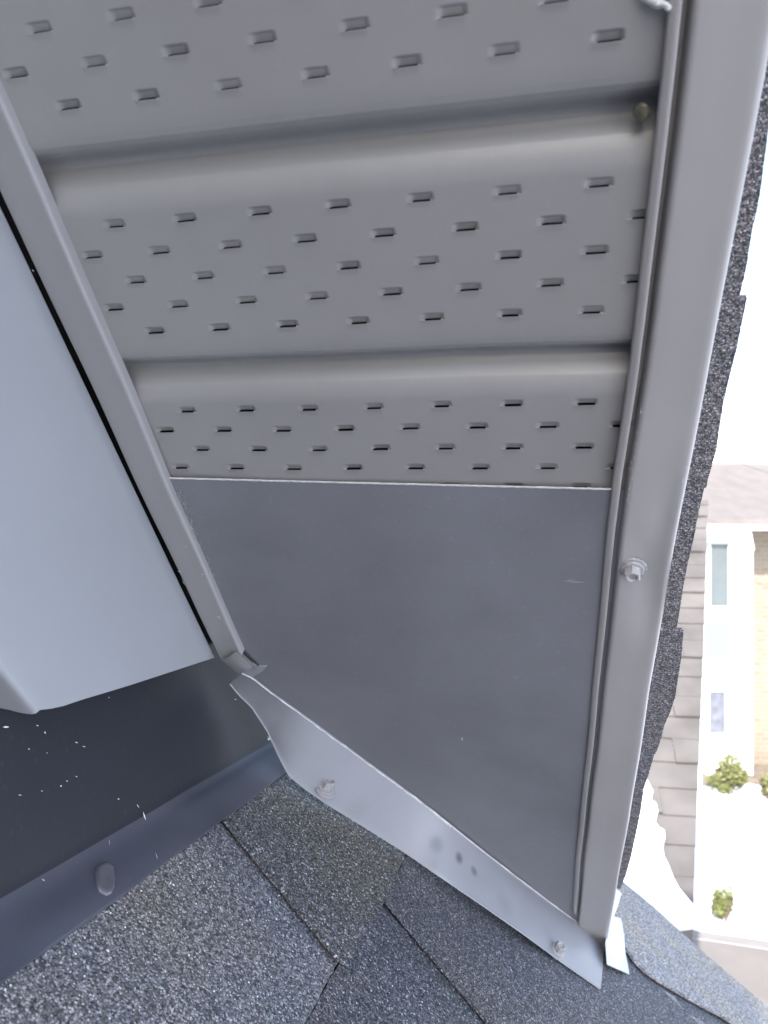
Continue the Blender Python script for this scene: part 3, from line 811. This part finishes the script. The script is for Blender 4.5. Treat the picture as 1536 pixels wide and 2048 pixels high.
sw0, sw1 = ev0.lerp(rg0, .80), ev1.lerp(rg1, .80)
mesh('roof_snow', *slab([sw0, sw1, rg1 + Vector((0, .2, .02)), rg0 + Vector((0, .2, .02))], Vector((0, 0, .10))), M_snow, nh)
def window(x0, y0, x1, y1, pane, Y=YH - .03):
    fw = 4
    parts = [rect(x0, y0, x1, y0 + fw, Y - .03, .05), rect(x0, y1 - fw, x1, y1, Y - .03, .05), rect(x0, y0 + fw, x0 + fw, y1 - fw, Y - .03, .05), rect(x1 - fw, y0 + fw, x1, y1 - fw, Y - .03, .05)]
    wn = mesh('window', *join(*parts), plain('pale_green_frame', (.32, .38, .37), .5, .03), nh)
    r_ = rect(x0 + fw, y0 + fw, x1 - fw, y1 - fw, Y, .01)
    sub('pane', *r_, pane, wn)
window(1418, 1084, 1460, 1216, M_glass); window(1416, 1380, 1454, 1470, plain('grey_glass', (.10, .105, .13), .15, .3, 8))  # lower pane has its own lighter mottled grey
mesh('blue_panel', *rect(1413, 1244, 1460, 1316, YH - .03, .03), plain('pale_blue_panel', (.13, .16, .23), .6, .03), nh)
mesh('downspout', *join(rect(1496, 1100, 1506, 1551, YH - .12, .08), slab([ray(p) * (YH - .12) for p in ((1496, 1062), (1503, 1062), (1509, 1100), (1499, 1100))], Vector((0, .08, 0)))), M_white, nh)

# overhead cable
def tube(pts, r, seg=8):
    rws_ = []
    for i, p in enumerate(pts):
        d = (pts[min(i + 1, len(pts) - 1)] - pts[max(i - 1, 0)]).normalized(); e = d.cross(Vector((0, 0, 1))).normalized(); g = d.cross(e)
        rws_.append([p + (e * math.cos(6.28318 * k / seg) + g * math.sin(6.28318 * k / seg)) * r for k in range(seg + 1)])
    return strip(rws_)
cpx = [(1300, 862), (1380, 892), (1431, 910), (1469, 923), (1505, 935), (1536, 946), (1620, 975), (1760, 1015)]
o = mesh('overhead_cable', *tube([ray(p) * 10.5 for p in cpx], .006), plain('cable_rubber', (.10, .10, .12), .7)); tag(o, 'thin dark overhead cable slanting down across the bright sky', 'cable')

# bushes: stems and many leaves
M_leaf = plain('yellow_green_leaves', (.115, .125, .04), .6, .35, 20)
def bush(c, rx, rz, label, n=1500, ry=None):
    e_ = empty('bush', Vector((c.x, c.y, c.z)))
    tag(e_, label, 'bush', 'snow bound bushes in the yard')
    vs, fs = [], []
    ry = ry or rx * .8
    lobes = [(random.uniform(-.6, .6), random.uniform(-.6, .6), random.uniform(.3, .9), random.uniform(.35, .6)) for _ in range(9)]
    for k in range(n):
        lx, ly, lz, lr_ = random.choice(lobes)
        d = Vector((random.gauss(0, 1), random.gauss(0, 1), random.gauss(0, 1))).normalized() * (lr_ * random.uniform(.5, 1.05))
        P = c + Vector(((lx + d.x) * rx * .7, (ly + d.y) * ry * .7, max(.02, (lz + d.z * .8) * rz * .75)))
        s = random.uniform(.014, .045); a = Vector((random.gauss(0, 1), random.gauss(0, 1), random.gauss(0, .6))).normalized() * s; b = a.orthogonal().normalized() * s * .5
        i = len(vs); vs += [P - a, P + b, P + a, P - b]; fs.append((i, i + 1, i + 2, i + 3))
    mesh('leaves', vs, fs, M_leaf, e_)
    st = []
    for k in range(9):
        a = random.uniform(0, 6.28); st.append(slab([c + Vector((math.cos(a) * .02, math.sin(a) * .02, 0)), c + Vector((math.cos(a) * .02 + .015, math.sin(a) * .02, 0)), c + Vector((math.cos(a) * rx * .6 + .006, math.sin(a) * ry * .6, rz * .7)), c + Vector((math.cos(a) * rx * .6, math.sin(a) * ry * .6, rz * .7))], Vector((0, .012, 0))))
    mesh('stems', *join(*st), plain('bush_stem', (.12, .09, .06), .9), e_)
c1 = onG((1448, 1566)); bush(Vector((c1.x - .12, 11.3, GZ)), .44, .62, 'yellow green bush beside the lower window of the white wall', 1600)
c2 = onG((1530, 1575)); bush(Vector((530/1505*0 + (1536 - 768) / F * 11.0, 11.0, GZ)), .22, .42, 'dark green bush at the right edge before the brick wall', 900)
c3 = onG((1447, 1842)); bush(Vector((c3.x, c3.y, GZ)), .17, .36, 'small loose bush alone in the snow near the patio', 500)
# snow banks in front of the bushes
def mound(c, rx, ry, rz, label):
    vs, fs = [], []; n, m_ = 28, 14
    for i in range(m_ + 1):
        for k in range(n):
            a = 2 * math.pi * k / n; r_ = 1 - i / m_
            q = 1 + .18 * noise.noise((math.cos(a) * 1.5 + c.x, math.sin(a) * 1.5, i * .2))
            vs.append(c + Vector((math.cos(a) * rx * r_ * q, math.sin(a) * ry * r_ * q, rz * (1 - r_ ** 2) * q)))
    for i in range(m_):
        for k in range(n): fs.append((i * n + k, i * n + (k + 1) % n, (i + 1) * n + (k + 1) % n, (i + 1) * n + k))
    o = mesh('snow_bank', vs, fs, M_snow, smooth=True); tag(o, label, 'snow bank', 'snow banks before the house')
mound(Vector((5.05, 10.4, GZ)), .38, .5, .30, 'rounded bank of snow in front of the yellow green bush')
mound(Vector((5.75, 10.2, GZ)), .45, .5, .22, 'low bank of snow at the right, before the dark green bush')
for o in list(bpy.data.objects):
    if 'rooted' in o: del o['rooted']
